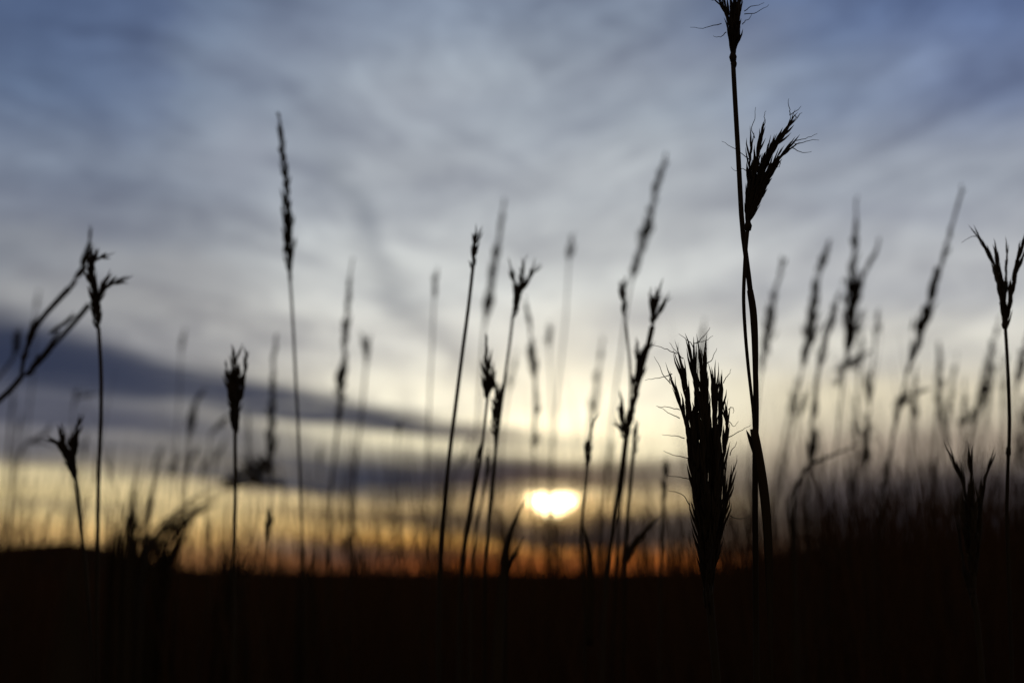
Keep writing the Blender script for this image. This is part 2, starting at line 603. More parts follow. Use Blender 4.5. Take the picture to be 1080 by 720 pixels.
    q2 = noise(comb(mul(A, 0.16), mul(E, 0.34), 5.0), 1.0, 5, 0.55, 0.8)
    q3 = noise(comb(add(mul(A, 0.10), mul(E, 0.05)), sub(mul(E, 0.95), mul(A, -0.22)), 2.0), 1.0, 6, 0.6, 1.0)
    hi = sstep(E, 3.0, 8.0)

    def streak(deg, along, across, seed, warp, det=7):
        c_, s_ = math.cos(math.radians(deg)), math.sin(math.radians(deg))
        u = add(mul(A, c_), mul(E, s_))
        v = add(sub(mul(E, c_), mul(A, s_)), mul(wa, warp))
        return sub(noise(comb(mul(u, along), mul(v, across), seed), 1.0, det, 0.62, 0.35), 0.5)
    onR = sstep(A, azd(420), azd(680))
    s1 = mul(streak(-14, 0.10, 0.80, 31.0, 5.0), sub(1.0, onR))
    s2 = mul(streak(-40, 0.14, 0.85, 37.0, 6.0), mul(sstep(A, azd(180), azd(330)), sstep(A, azd(640), azd(480))))
    s3 = mul(streak(26, 0.11, 0.75, 43.0, 5.0), onR)
    s4 = streak(6, 0.22, 1.9, 53.0, 3.0)
    puff = sub(noise(comb(mul(add(A, mul(wb, 2.0)), 0.42), mul(E, 0.62), 61.0), 1.0, 7, 0.6, 0.4), 0.5)
    tex = add(add(mul(sub(q1, 0.5), 0.35), mul(sub(q2, 0.5), 0.55)), add(mul(add(add(s1, s2), s3), 1.2), add(mul(s4, 0.35), mul(puff, 0.62))))
    gain = add(1.0, mul(tex, add(0.35, mul(hi, 0.65))))
    sky = mix(1.0, sky, comb(gain, gain, add(1.0, mul(sub(gain, 1.0), 0.88))), 'MULTIPLY')

    # hand-placed soft patches (degrees): brighter cloud and darker wisps
    def blob(x, y, rx, ry, rot, c, op, wob=0.6):
        global_a, global_e = azd(x), eld(y)
        a = sub(add(A, mul(wb, wob * 4)), global_a)
        e = sub(add(E, mul(wb, wob * 2)), global_e)
        cr, sr = math.cos(math.radians(rot)), math.sin(math.radians(rot))
        u = div(add(mul(a, cr), mul(e, sr)), rx / 32.0)
        v = div(sub(mul(e, cr), mul(a, sr)), ry / 32.0)
        r2 = add(mul(u, u), mul(v, v))
        g = m('POWER', 2.718, mul(r2, -1.0))
        return mul(g, op), c

    for args in [
        (245, 165, 45, 50, 20, (152, 158, 172), 0.45), (430, 115, 110, 40, 8, (160, 166, 177), 0.55), (300, 60, 130, 45, 15, (124, 133, 154), 0.4),
        (330, 170, 40, 60, -20, (126, 134, 150), 0.4), (385, 195, 60, 25, 10, (166, 172, 180), 0.4),
        (372, 225, 16, 70, 25, (124, 130, 140), 0.55), (425, 318, 20, 75, 48, (138, 140, 145), 0.55), (500, 385, 16, 70, 62, (165, 162, 158), 0.4),
        (60, 240, 160, 26, -6, (110, 116, 134), 0.45), (190, 290, 150, 18, -8, (158, 158, 160), 0.5), (150, 312, 110, 9, -10, (128, 128, 134), 0.55), (250, 350, 120, 8, -12, (142, 141, 144), 0.5),
        (620, 130, 200, 24, 24, (124, 131, 149), 0.30), (720, 60, 190, 26, 14, (122, 129, 150), 0.30), (720, 250, 150, 36, 8, (176, 179, 182), 0.4), (960, 235, 140, 14, -4, (140, 145, 160), 0.4),
        (900, 300, 170, 18, -8, (196, 198, 200), 0.35), (600, 395, 60, 60, 0, (250, 243, 220), 0.35), (860, 425, 90, 26, -6, (228, 216, 184), 0.4), (990, 430, 60, 16, 0, (222, 210, 182), 0.35),
    ]:
        g, c = blob(*args)
        sky = mix(g, sky, lin(c))

    # glow of the low sun through the thin cloud
    sa, se = azd(583), eld(531)
    a_ = sub(A, sa)
    e_ = sub(E, eld(455))
    r2 = add(mul(div(a_, 3.2), div(a_, 3.2)), mul(div(e_, 2.1), div(e_, 2.1)))
    glow = m('POWER', 2.718, mul(r2, -1.0))
    sky = mix(glow, sky, mix(1.0, sky, (0.42, 0.34, 0.19), 'ADD'))

    # ---- stratus bars: ramps over azimuth give centre line, half thickness and cover of every bar
    A0, A1 = azd(-120), azd(1200)
    fib = sub(noise(comb(mul(A, 0.13), add(mul(Ew, 2.3), mul(A, 0.12)), 17.0), 1.0, 7, 0.66, 0.6), 0.5)

    def bar(pts, cols, sharp=4, wob=1.0):
        st = [(azd(x), ((eld(y) + 2) / 22.0, h / 32.0 / 3.0, op)) for x, y, h, op in pts]
        o = sep(ramp(A, A0, A1, st, 'LINEAR'))
        c = sub(mul(o[0], 22.0), 2.0)
        h = add(mul(o[1], 3.0), 0.02)
        d = div(sub(add(E, add(mul(wb, 0.42 * wob), mul(fib, 1.15 * wob))), c), h)
        d2 = mul(d, d)
        p = mul(d2, d2) if sharp == 4 else d2
        g = m('POWER', 2.718, mul(p, -1.0))
        g = mul(g, mul(o[2], m('MINIMUM', add(1.05, mul(fib, 2.3)), 1.0)))
        return m('MINIMUM', g, 1.0, clamp=True), ramp(A, A0, A1, [(azd(x), lin(c2)) for x, c2 in cols], 'LINEAR')

    bars = [
        # long navy bar dropping from the left edge towards the sun
        bar([(-120, 372, 46, 1), (0, 380, 44, 1), (80, 392, 34, .98), (180, 408, 26, .96), (300, 428, 20, 1), (400, 444, 17, 1), (500, 459, 13, .95), (560, 466, 10, .7), (640, 470, 8, .2), (720, 470, 8, 0)],
            [(0, (48, 55, 76)), (150, (52, 58, 78)), (300, (64, 67, 82)), (420, (74, 74, 82)), (560, (112, 102, 96))]),
        bar([(-120, 432, 15, .85), (0, 436, 17, .85), (120, 446, 17, .85), (230, 460, 18, .8), (330, 478, 20, .7), (430, 492, 20, .5), (520, 500, 16, .3), (600, 500, 10, 0)],
            [(0, (64, 68, 86)), (200, (68, 71, 88)), (430, (84, 83, 92))]),
        bar([(-120, 474, 16, .75), (0, 476, 17, .75), (120, 484, 18, .8), (250, 496, 20, .95), (350, 503, 22, 1), (450, 504, 25, 1), (530, 500, 22, 1), (590, 501, 16, 1), (650, 503, 18, .95), (740, 500, 24, .8), (860, 500, 20, .3), (950, 500, 20, 0)],
            [(0, (96, 95, 101)), (220, (84, 84, 92)), (380, (62, 64, 76)), (520, (66, 62, 68)), (620, (88, 76, 72)), (740, (106, 97, 92))]),
        # grey under the yellow, left of the sun
        bar([(280, 540, 4, 0), (340, 544, 6, .6), (430, 546, 9, .85), (500, 551, 12, .95), (560, 561, 14, 1), (640, 560, 20, 1), (740, 558, 25, .9), (830, 560, 26, .6), (950, 560, 20, 0)],
            [(340, (120, 100, 76)), (480, (84, 74, 72)), (590, (66, 56, 56)), (740, (82, 78, 82))]),
        bar([(250, 566, 8, 0), (300, 576, 11, .7), (380, 582, 9, .75), (470, 586, 7, .7), (540, 588, 5, .4), (600, 590, 4, 0)],
            [(300, (112, 104, 104)), (420, (88, 74, 72)), (540, (110, 74, 56))]),
        bar([(-120, 530, 5, .45), (60, 534, 6, .5), (150, 538, 5, .35), (240, 541, 4, .3), (330, 536, 4, .45), (400, 532, 5, .5), (470, 530, 4, 0)], [(0, (146, 132, 112)), (300, (128, 108, 84))]),
        bar([(450, 531, 8, 0), (500, 534, 11, .55), (540, 536, 10, .3), (556, 536, 8, 0)], [(500, (104, 90, 80))], 2),
    ]
    cover = None
    # thin broken streaks through the bright strip above the horizon
    lowm = mul(sstep(E, eld(478), eld(505)), sstep(E, eld(604), eld(592)))
    st1 = sub(noise(comb(mul(A, 0.22), mul(add(E, mul(wa, 0.5)), 3.6), 71.0), 1.0, 6, 0.6, 0.4), 0.5)
    sky = mix(mul(mul(sstep(st1, 0.02, 0.17), lowm), 0.5), sky, lin((112, 96, 86)))
    dull = mul(sstep(A, azd(500), azd(400)), sstep(E, eld(566), eld(588)))
    sky = mix(mul(dull, 0.4), sky, lin((96, 78, 70)))
    for g, c in bars:
        sky = mix(g, sky, c)
    cover = bars[2][0]
    low = bars[3][0]

    # the sun itself: its upper edge is cut flat by the grey bar, the glare hangs below it
    a1 = div(mul(sub(A, sa), add(1.0, mul(m('MAXIMUM', sub(eld(522), E), 0.0), 0.75))), 0.83)
    e1 = div(sub(E, eld(525)), 0.52)
    cut = sstep(add(E, mul(wb, 0.10)), eld(527), eld(518))
    rr = add(mul(a1, a1), mul(e1, e1))
    r4 = mul(rr, rr)
    core = mul(m('POWER', 2.718, mul(mul(r4, rr), -1.0)), sub(1.0, cut))
    halo = mul(m('POWER', 2.718, mul(add(mul(mul(a1, a1), 0.10), mul(mul(e1, e1), 0.5)), -1.0)), sub(1.0, mul(cut, 0.8)))
    sky = mix(halo, sky, mix(1.0, sky, (0.52, 0.28, 0.09), 'ADD'))
    sky = mix(core, sky, (14.0, 11.0, 5.5))

    # away from the sunset the vault goes dim, lit only by the Nishita dusk
    cosd = add(mul(dy, math.cos(math.radians(sa))), mul(dx, math.sin(math.radians(sa))))
    front = sstep(cosd, 0.0, 0.8)
    back = mix(1.0, clear, (1.1, 1.05, 1.1), 'MULTIPLY')
    sky = mix(front, back, sky)
    bg = N('ShaderNodeBackground')
    Lk(sky, bg.inputs['Color'])
    bg.inputs['Strength'].default_value = 1.0
    out = N('ShaderNodeOutputWorld')
    Lk(bg.outputs[0], out.inputs['Surface'])


build_world()
build_ground()
build_hills()
build_grass()

sun = bpy.data.lights.new('sun', 'SUN')
sun.energy = 0.25
sun.angle = math.radians(0.5)
sun.color = (1.0, 0.72, 0.42)
so = bpy.data.objects.new('sun', sun)
COL.objects.link(so)
# light travels from the sun towards the camera
so.rotation_euler = (math.radians(90 - eld(531)), 0, math.radians(180 - azd(583)))

# ------------------------------------------------------------------ the in-focus stalks
def empty(name, loc):
    e = bpy.data.objects.new(name, None)
    e.empty_display_size = 0.05
    e.location = tuple(loc)
    COL.objects.link(e)
    return e


def stem_part(name, parent, origin, P, w0, w1, d, n=40, sides=9, m=None):
    Q = smooth_path(P, n)
    mb = MB()
    k = d / F
    mb.tube(Q, [0.5 * k * (w0 + (w1 - w0) * i / (n - 1)) for i in range(n)], sides)
    return mb.build(name, m or M_STEM, parent, origin), Q


def joint_part(parent, origin, p, t, r):
    mb = MB()
    mb.tube([p - t * r * 2.2, p - t * r * 1.2, p - t * r * .4, p + t * r * .5, p + t * r * 1.3, p + t * r * 2.2],
            [r * .8, r * 1.18, r * 1.3, r * 1.05, r * 1.22, r * .8], 10)
    return mb.build('stem_node', M_STEM, parent, origin)


def raceme_part(parent, origin, pts, d, w, ln_px, step_px, spread=0.30, dep=0.0, sw=0.35):
    k = d / F
    P = [at(x, y, d + dep * min(1, i / 2.0)) for i, (x, y) in enumerate(pts)]
    mb = MB()
    fill_raceme(mb, P, w * k, ln_px * k, step_px * k, spread, sw)
    return mb.build('raceme', M_HEAD, parent, origin)


def seed_head_root(parent, origin, p):
    """the short hard collar from which the racemes of a head spread; parents them"""
    mb = MB()
    mb.tube([p - np.array((0, 0, .002)), p, p + np.array((0, 0, .0022))], [0.0011, 0.0016, 0.0008], 9)
    return mb.build('seed_head', M_HEAD, parent, origin)


# tall stalk with two heads, one cut by the top of the picture
d = FOCUS
P = [at(x, y, d) for x, y in [(773, 62), (775, 100), (779, 170), (783, 240), (787, 272), (792, 312), (795, 350), (797, 400), (797.5, 440), (796.5, 480), (796.5, 540), (797, 620), (798, 740)]]
P = to_ground(P)
root = P[-1].copy(); root[2] = 0
tall = empty('bluestem_stalk', root)
tag(tall, 'tallest sharp black stalk, reaching the picture top, with a second head branching off below', 'grass stalk', 'bluestem stalks in focus')
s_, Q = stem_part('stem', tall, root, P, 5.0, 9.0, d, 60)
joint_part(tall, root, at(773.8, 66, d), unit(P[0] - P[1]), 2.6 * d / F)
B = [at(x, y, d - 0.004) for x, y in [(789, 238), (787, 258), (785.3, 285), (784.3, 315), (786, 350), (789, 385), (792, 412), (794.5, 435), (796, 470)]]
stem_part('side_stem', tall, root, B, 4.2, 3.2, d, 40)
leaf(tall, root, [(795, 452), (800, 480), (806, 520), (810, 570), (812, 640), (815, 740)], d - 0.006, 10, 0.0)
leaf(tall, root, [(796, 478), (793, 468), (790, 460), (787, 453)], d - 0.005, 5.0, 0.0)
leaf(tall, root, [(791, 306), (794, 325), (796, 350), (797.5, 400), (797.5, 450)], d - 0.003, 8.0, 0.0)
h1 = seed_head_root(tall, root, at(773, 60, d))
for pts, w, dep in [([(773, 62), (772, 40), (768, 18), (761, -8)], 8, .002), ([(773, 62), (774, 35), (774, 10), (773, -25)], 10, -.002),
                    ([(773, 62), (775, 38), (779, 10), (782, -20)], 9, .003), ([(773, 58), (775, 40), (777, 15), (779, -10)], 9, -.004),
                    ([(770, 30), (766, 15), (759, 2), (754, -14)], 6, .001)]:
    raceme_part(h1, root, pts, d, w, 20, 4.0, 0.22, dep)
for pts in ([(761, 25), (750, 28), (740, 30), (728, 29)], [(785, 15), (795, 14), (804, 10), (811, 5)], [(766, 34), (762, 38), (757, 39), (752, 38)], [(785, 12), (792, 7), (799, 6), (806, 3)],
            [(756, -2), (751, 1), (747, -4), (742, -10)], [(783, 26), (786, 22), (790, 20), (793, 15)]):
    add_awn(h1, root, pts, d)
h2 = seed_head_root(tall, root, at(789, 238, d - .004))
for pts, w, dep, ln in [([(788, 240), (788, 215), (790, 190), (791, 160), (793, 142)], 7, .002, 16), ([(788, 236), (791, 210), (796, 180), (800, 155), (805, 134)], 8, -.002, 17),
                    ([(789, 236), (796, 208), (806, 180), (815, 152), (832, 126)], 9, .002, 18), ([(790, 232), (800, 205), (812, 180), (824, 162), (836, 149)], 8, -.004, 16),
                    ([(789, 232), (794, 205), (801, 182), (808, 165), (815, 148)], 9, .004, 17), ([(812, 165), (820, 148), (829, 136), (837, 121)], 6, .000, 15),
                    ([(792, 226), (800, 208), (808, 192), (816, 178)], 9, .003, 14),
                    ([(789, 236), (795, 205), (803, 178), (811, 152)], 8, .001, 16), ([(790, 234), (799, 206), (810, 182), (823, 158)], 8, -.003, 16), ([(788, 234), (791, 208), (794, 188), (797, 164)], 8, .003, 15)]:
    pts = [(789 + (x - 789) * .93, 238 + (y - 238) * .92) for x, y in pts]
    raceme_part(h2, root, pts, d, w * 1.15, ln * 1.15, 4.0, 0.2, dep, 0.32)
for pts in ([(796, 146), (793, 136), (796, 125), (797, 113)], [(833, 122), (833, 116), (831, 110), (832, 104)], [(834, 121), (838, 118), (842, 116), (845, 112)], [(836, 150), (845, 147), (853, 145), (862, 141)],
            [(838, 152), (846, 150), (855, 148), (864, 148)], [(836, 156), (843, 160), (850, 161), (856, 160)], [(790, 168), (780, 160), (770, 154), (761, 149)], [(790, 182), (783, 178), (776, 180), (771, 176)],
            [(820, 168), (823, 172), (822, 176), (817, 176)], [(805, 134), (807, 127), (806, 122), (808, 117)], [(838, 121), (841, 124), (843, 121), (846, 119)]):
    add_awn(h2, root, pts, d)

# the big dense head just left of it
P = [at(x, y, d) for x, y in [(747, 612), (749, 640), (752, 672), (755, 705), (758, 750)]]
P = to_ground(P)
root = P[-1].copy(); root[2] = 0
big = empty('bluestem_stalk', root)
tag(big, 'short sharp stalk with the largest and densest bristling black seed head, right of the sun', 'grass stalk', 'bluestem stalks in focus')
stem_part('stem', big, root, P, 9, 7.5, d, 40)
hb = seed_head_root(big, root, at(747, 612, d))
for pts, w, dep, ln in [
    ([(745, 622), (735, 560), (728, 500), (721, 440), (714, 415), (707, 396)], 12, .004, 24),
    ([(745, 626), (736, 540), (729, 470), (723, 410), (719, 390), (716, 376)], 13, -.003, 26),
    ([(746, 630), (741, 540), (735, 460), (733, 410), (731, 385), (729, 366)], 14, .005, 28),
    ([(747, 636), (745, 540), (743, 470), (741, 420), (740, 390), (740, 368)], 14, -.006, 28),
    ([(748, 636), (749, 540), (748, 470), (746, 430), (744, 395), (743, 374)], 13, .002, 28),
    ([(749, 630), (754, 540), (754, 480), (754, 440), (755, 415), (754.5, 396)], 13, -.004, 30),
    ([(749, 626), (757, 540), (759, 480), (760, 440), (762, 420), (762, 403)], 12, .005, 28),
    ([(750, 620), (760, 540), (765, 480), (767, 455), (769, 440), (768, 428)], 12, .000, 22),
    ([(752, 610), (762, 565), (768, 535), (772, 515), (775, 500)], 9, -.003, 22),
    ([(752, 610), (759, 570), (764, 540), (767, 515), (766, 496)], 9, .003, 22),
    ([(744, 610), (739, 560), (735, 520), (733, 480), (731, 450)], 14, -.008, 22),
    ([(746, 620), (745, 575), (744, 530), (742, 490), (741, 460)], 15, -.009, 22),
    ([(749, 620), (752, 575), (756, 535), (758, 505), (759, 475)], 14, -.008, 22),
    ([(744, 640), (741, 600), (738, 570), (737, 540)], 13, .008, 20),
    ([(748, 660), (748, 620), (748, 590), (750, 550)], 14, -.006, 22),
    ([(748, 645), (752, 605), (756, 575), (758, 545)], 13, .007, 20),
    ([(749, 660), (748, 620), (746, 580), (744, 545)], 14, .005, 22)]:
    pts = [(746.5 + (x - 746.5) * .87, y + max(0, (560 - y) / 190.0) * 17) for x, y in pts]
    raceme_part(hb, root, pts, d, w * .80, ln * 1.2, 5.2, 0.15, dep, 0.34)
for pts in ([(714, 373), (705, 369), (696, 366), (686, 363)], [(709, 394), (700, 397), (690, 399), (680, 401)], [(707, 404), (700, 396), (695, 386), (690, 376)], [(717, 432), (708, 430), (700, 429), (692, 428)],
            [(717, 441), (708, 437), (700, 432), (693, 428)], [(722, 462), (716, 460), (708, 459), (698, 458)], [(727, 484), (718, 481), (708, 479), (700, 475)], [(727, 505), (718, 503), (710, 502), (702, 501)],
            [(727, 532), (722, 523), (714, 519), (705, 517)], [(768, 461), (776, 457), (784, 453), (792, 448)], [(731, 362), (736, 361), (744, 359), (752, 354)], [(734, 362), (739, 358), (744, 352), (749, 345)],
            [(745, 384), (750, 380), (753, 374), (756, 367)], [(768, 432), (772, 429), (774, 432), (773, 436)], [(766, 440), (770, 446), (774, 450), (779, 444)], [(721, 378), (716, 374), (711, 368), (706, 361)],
            [(770, 543), (778, 547), (786, 546), (794, 541)], [(763, 404), (766, 398), (769, 394), (771, 389)], [(709, 398), (706, 400), (707, 405), (710, 404)], [(770, 480), (772, 474), (776, 470), (777, 465)],
            [(731, 366), (727, 360), (722, 357), (716, 352)]):
    add_awn(hb, root, pts, d)

# the two crisp three-pronged stalks at the right edge
d = 0.79
P = [at(x, y, d) for x, y in [(1060, 340), (1062, 372), (1064, 410), (1064.5, 455), (1063, 490), (1062, 530), (1063, 580), (1065, 640), (1068, 740)]]
P = to_ground(P)
root = P[-1].copy(); root[2] = 0
rt = empty('bluestem_stalk', root)
tag(rt, 'crisp slender stalk near the right edge whose open black head forks into long spreading prongs', 'grass stalk', 'bluestem stalks in focus')
stem_part('stem', rt, root, P, 3.6, 5.0, d, 50)
joint_part(rt, root, at(1063.6, 476, d), unit(P[3] - P[4]), 2.3 * d / F)
hr = seed_head_root(rt, root, at(1060, 342, d))
for pts, w, dep, ln in [([(1060, 346), (1056, 320), (1052, 292), (1045, 272), (1032, 250)], 8, .003, 18), ([(1060, 346), (1058, 315), (1055, 292), (1051, 268)], 9, -.003, 18), ([(1060, 346), (1060, 318), (1061, 295), (1062, 268)], 8, .004, 18),
                    ([(1061, 346), (1065, 318), (1070, 290), (1076, 265), (1083, 244)], 9, -.002, 18), ([(1061, 340), (1066, 310), (1073, 285), (1080, 268)], 8, .004, 16), ([(1060, 340), (1056, 315), (1053, 300), (1049, 286)], 8, .006, 15)]:
    raceme_part(hr, root, pts, d, w, ln, 4.0, 0.12, dep)
add_awn(hr, root, [(1032, 250), (1026, 249), (1020, 252), (1014, 256)], d)

P = [at(x, y, d) for x, y in [(1026, 622), (1030, 650), (1034, 690), (1038, 740)]]
P = to_ground(P)
root = P[-1].copy(); root[2] = 0
lr = empty('bluestem_stalk', root)
tag(lr, 'low sharp stalk with a narrow trident head against dark grass at lower right', 'grass stalk', 'bluestem stalks in focus')
stem_part('stem', lr, root, P, 6, 5.5, d, 40)
hl = seed_head_root(lr, root, at(1026, 622, d))
for pts, w, dep, ln in [([(1026, 626), (1024, 580), (1020, 535), (1016, 510), (1006, 486)], 9, .002, 22), ([(1026, 626), (1026, 580), (1025, 530), (1024, 505), (1024, 488)], 10, -.003, 22), ([(1027, 626), (1030, 580), (1034, 535), (1037, 512), (1043, 492)], 9, .003, 22),
                    ([(1025, 610), (1021, 580), (1017, 555), (1015, 530)], 8, -.002, 18), ([(1027, 610), (1030, 585), (1032, 560), (1033, 530)], 10, -.003, 20), ([(1026, 640), (1020, 610), (1014, 580), (1011, 555)], 7, .004, 18),
                    ([(1026, 636), (1027, 600), (1027, 570), (1028, 535)], 11, -.005, 20)]:
    raceme_part(hl, root, pts, d, w, ln, 4.2, 0.12, dep)

# ------------------------------------------------------------------ slightly soft stalks, front to back
G1, G2, G3 = 'three-toed bluestem stalks', 'feathery plume stalks', 'small single-spike stalks'
T, PL, SP = 'bluestem_stalk', 'plume_grass_stalk', 'spike_grass_stalk'

stalk(T, 'upright black stalk at the left with two side prongs pointing right from a drooping head', .94,
      [(104, 345), (106.5, 390), (106.5, 440), (104, 500), (103, 560), (102, 620), (102, 740)], (4.0, 5.0),
      [('r', [(104, 350), (101, 325), (97, 300), (95, 282), (99, 268)], 11), ('r', [(100, 285), (98, 278), (102, 273), (110, 271)], 8), ('r', [(104, 318), (109, 306), (116, 299), (131, 296)], 9), ('r', [(104, 322), (107, 306), (111, 297), (114, 292)], 7),
       ('r', [(104, 342), (103, 325), (102, 310), (100, 295)], 9)], group=G1)
stalk(T, 'leaning forked stalk bending in from the left edge behind the drooping two-pronged head', 1.12,
      [(22, 398), (12, 410), (0, 421), (-18, 440), (-34, 480), (-44, 540), (-50, 640)], (6.0, 6.5),
      [('r', [(72, 305), (80, 293), (88, 280), (93, 268)], 12), ('r', [(86, 280), (90, 270), (94, 258), (95, 246)], 7), ('r', [(24, 385), (28, 370), (31, 358), (36, 342)], 9),
       ('r', [(28, 396), (38, 384), (48, 372), (57, 358)], 10), ('r', [(52, 352), (60, 346), (68, 340), (75, 334)], 7)],
      branches=[([(73, 304), (58, 320), (44, 336), (33, 354), (26, 374), (22, 398)], 4.0, 6.5), ([(94, 321), (80, 338), (62, 358), (44, 378), (30, 392), (22, 398)], 3.0, 6.0)], group=G1)
stalk(SP, 'short bowed stalk with a dark blob head at the left edge beside the leaning fork', 1.35,
      [(16, 374), (8, 386), (-2, 398), (-16, 420), (-30, 470), (-36, 560), (-38, 640)], (3.6, 4.2), [('p', [(14, 378), (16, 368), (18, 358)], 13, 3)], group=G3)
stalk(SP, 'very faint thin stalk with a tiny pale head above the leaning fork at left', 2.1,
      [(38, 326), (36, 380), (30, 440), (26, 500), (22, 560), (20, 640)], (1.6, 2.4), [('p', [(38, 328), (39, 320), (40, 311)], 9, 2.4)], group=G3)
stalk(T, 'low black three-pronged stalk at the left, left prong hooked outwards over the hill', .95,
      [(80, 505), (83, 530), (86, 560), (90, 600), (94, 660), (96, 740)], (4, 5),
      [('r', [(80, 508), (74, 490), (68, 474), (65, 457)], 11), ('r', [(79, 505), (79, 485), (80, 466), (83, 447)], 10), ('r', [(79, 500), (70, 482), (63, 470), (56, 466)], 8), ('r', [(80, 506), (77, 490), (75, 476), (74, 464)], 10)], group=G1)
stalk(PL, 'faint stalk whose little head nods right, hovering above the low three-pronged stalk', 1.7,
      [(77, 428), (77, 470), (77, 520), (76, 560), (76, 640)], (1.5, 2.5), [('p', [(77, 430), (80, 421), (88, 418), (98, 416)], 10, 2.2)], group=G2)
stalk(PL, 'bowed blurred stalk, ragged drooping head, between left edge and low three-pronged stalk', 1.5,
      [(28, 466), (20, 480), (14, 510), (10, 550), (8, 640)], (3, 3.4), [('p', [(26, 467), (36, 463), (44, 459), (51, 450)], 9, 2.2), ('p', [(28, 466), (40, 466), (50, 468), (60, 472)], 6, 1.5)], group=G2)
stalk(SP, 'blurred upright grey stalk at the left edge, taller of the leaning pair there', 1.8, [(12, 432), (9, 470), (4, 520), (0, 570), (-2, 640)], (3, 4), [('p', [(11, 440), (13, 428), (14, 414)], 8, 2)], group=G3)
stalk(SP, 'blurred grey stalk at the left, shorter and right of the leaning pair by the edge', 1.8, [(19, 455), (15, 490), (10, 540), (8, 600), (6, 640)], (2.6, 3.5), [('p', [(18, 462), (20, 450), (22, 436)], 7, 2)], group=G3)
stalk(SP, 'short blurred spike just right of the low three-pronged stalk at the left', 1.9, [(88, 480), (86, 520), (86, 570), (85, 640)], (2, 3), [('p', [(88, 486), (89, 474), (91, 460)], 9, 2)], group=G3)
stalk(SP, 'faint spike between the drooping left stalk and the tuft of upright blades', 1.9, [(115, 500), (113, 540), (112, 590), (112, 640)], (2, 3), [('p', [(115, 504), (116, 490), (117, 474)], 8, 1.8)], group=G3)

# leafy tufts on the skyline
def tuft(label, d, base, blades, w_px, group='leafy tufts on the skyline'):
    P0 = at(base[0], base[1], d)
    root = P0.copy(); root[2] = 0
    e = empty('grass_tuft', root)
    tag(e, label, 'grass tuft', group)
    for pts in blades:
        P = jitter(list(pts), d, 0.04)
        foot = root + np.array((random.uniform(-.03, .03), random.uniform(-.03, .03), -0.01))
        low = foot * 0.35 + P[0] * 0.65 + np.array((random.uniform(-.01, .01), 0, 0))
        Q = smooth_path([foot, low] + P, 30)
        mb = MB()
        w = w_px * d / F * random.uniform(0.7, 1.25)
        z0, z1 = P[0][2] - 0.02, max(q[2] for q in Q)
        mb.tube(Q, [0.5 * w * max(.08, 1 - (max(0, i - 14) / 15.0) ** 2.5) for i in range(30)], 6, 0.35, random.uniform(-1, 1))
        mb.build('leaf_blade', M_LEAF, e, root)
    return e


def spray(b, tips, bow=0.0):
    out = []
    for tx, ty in tips:
        mx = b[0] + (tx - b[0]) * 0.42 + bow * random.uniform(.5, 1)
        my = b[1] + (ty - b[1]) * 0.5
        out.append([(b[0] + random.uniform(-9, 9), b[1] - 8), (mx + random.uniform(-3, 3), my), (tx, ty)])
    return out


fan = []
for _ in range(36):
    bx = 132 + random.uniform(-19, 19)
    ty = 572 - 112 * random.random() ** 1.1
    tx = bx + (600 - ty) * random.uniform(0.08, 0.26)
    fan.append([(bx, 602), (bx + (tx - bx) * .35 + random.uniform(-3, 3), 602 - (602 - ty) * .5), (tx, ty)])
tuft('upright tuft of dark narrow blades at left, fanning up over the yellow sky strip', 1.4, (132, 640), fan, 4.6)
bent = []
for _ in range(38):
    u = random.random()
    x0 = 136 + 48 * u + random.uniform(-5, 5)
    tx, ty = 186 + 56 * u ** 0.8 + random.uniform(-12, 10), 550 - 34 * u ** 0.7 + random.uniform(-8, 12)
    bent.append([(x0, 604), (x0 + (tx - x0) * .22 + random.uniform(-3, 3), 604 - (604 - ty) * .52), (x0 + (tx - x0) * .55, 604 - (604 - ty) * .86), (tx, ty)])
tuft('bent dark tuft at left whose blades all sweep rightwards like a brush', 1.6, (158, 640), bent, 4.2)
tuft('low bushy tuft on the skyline at the foot of the two-pronged black stalk', 1.8, (245, 625),
     spray((245, 620), [(225, 580), (232, 570), (240, 566), (247, 562), (254, 566), (262, 572), (270, 580), (236, 575), (251, 572), (258, 580), (228, 588), (266, 590), (243, 570), (275, 588), (220, 592)]), 9)
tuft('small low tuft on the skyline at the foot of the tallest plume', 1.8, (322, 628),
     spray((322, 622), [(318, 570), (324, 575), (312, 582), (330, 580), (336, 586), (306, 590), (320, 584)]), 7)
tuft('low scruffy tuft on the skyline at the right under the arching leaf', 2.0, (880, 625),
     spray((880, 622), [(850, 560), (862, 548), (874, 540), (884, 552), (893, 538), (905, 548), (915, 560), (868, 570), (899, 566)]), 8)

stalk(PL, 'dark fuzzy head lying sideways across the stem of the two-pronged black stalk', 2.2,
      [(300, 512), (300, 540), (298, 570), (297, 640)], (2.4, 3.2), [('p', [(299, 513), (288, 504), (272, 500), (256, 502)], 26, 1.1), ('p', [(298, 512), (284, 510), (270, 509), (252, 511)], 24, 0.9)], group=G2)
stalk(T, 'black stalk left of centre, narrow two-pronged head, before the navy cloud bar', .95,
      [(248, 455), (248, 490), (248, 530), (247, 570), (246, 620), (246, 740)], (4.0, 4.6),
      [('r', [(248, 458), (247, 430), (247, 402), (248, 377)], 13), ('r', [(249, 450), (252, 425), (257, 400), (260, 376)], 9), ('r', [(248, 450), (244, 425), (241, 405), (239, 388)], 8), ('r', [(248, 452), (248, 430), (251, 412), (254, 396)], 10)], group=G1)
stalk(PL, 'tallest feathery plume left of centre, with a long thin tip standing alone against grey cloud', 1.13,
      [(306, 294), (309, 340), (312, 400), (315, 460), (317, 520), (320, 580), (322, 640)], (3.4, 4.0),
      [('p', [(306, 296), (304, 250), (302, 205), (299, 165), (295, 132)], 17, 2.6)], group=G2)
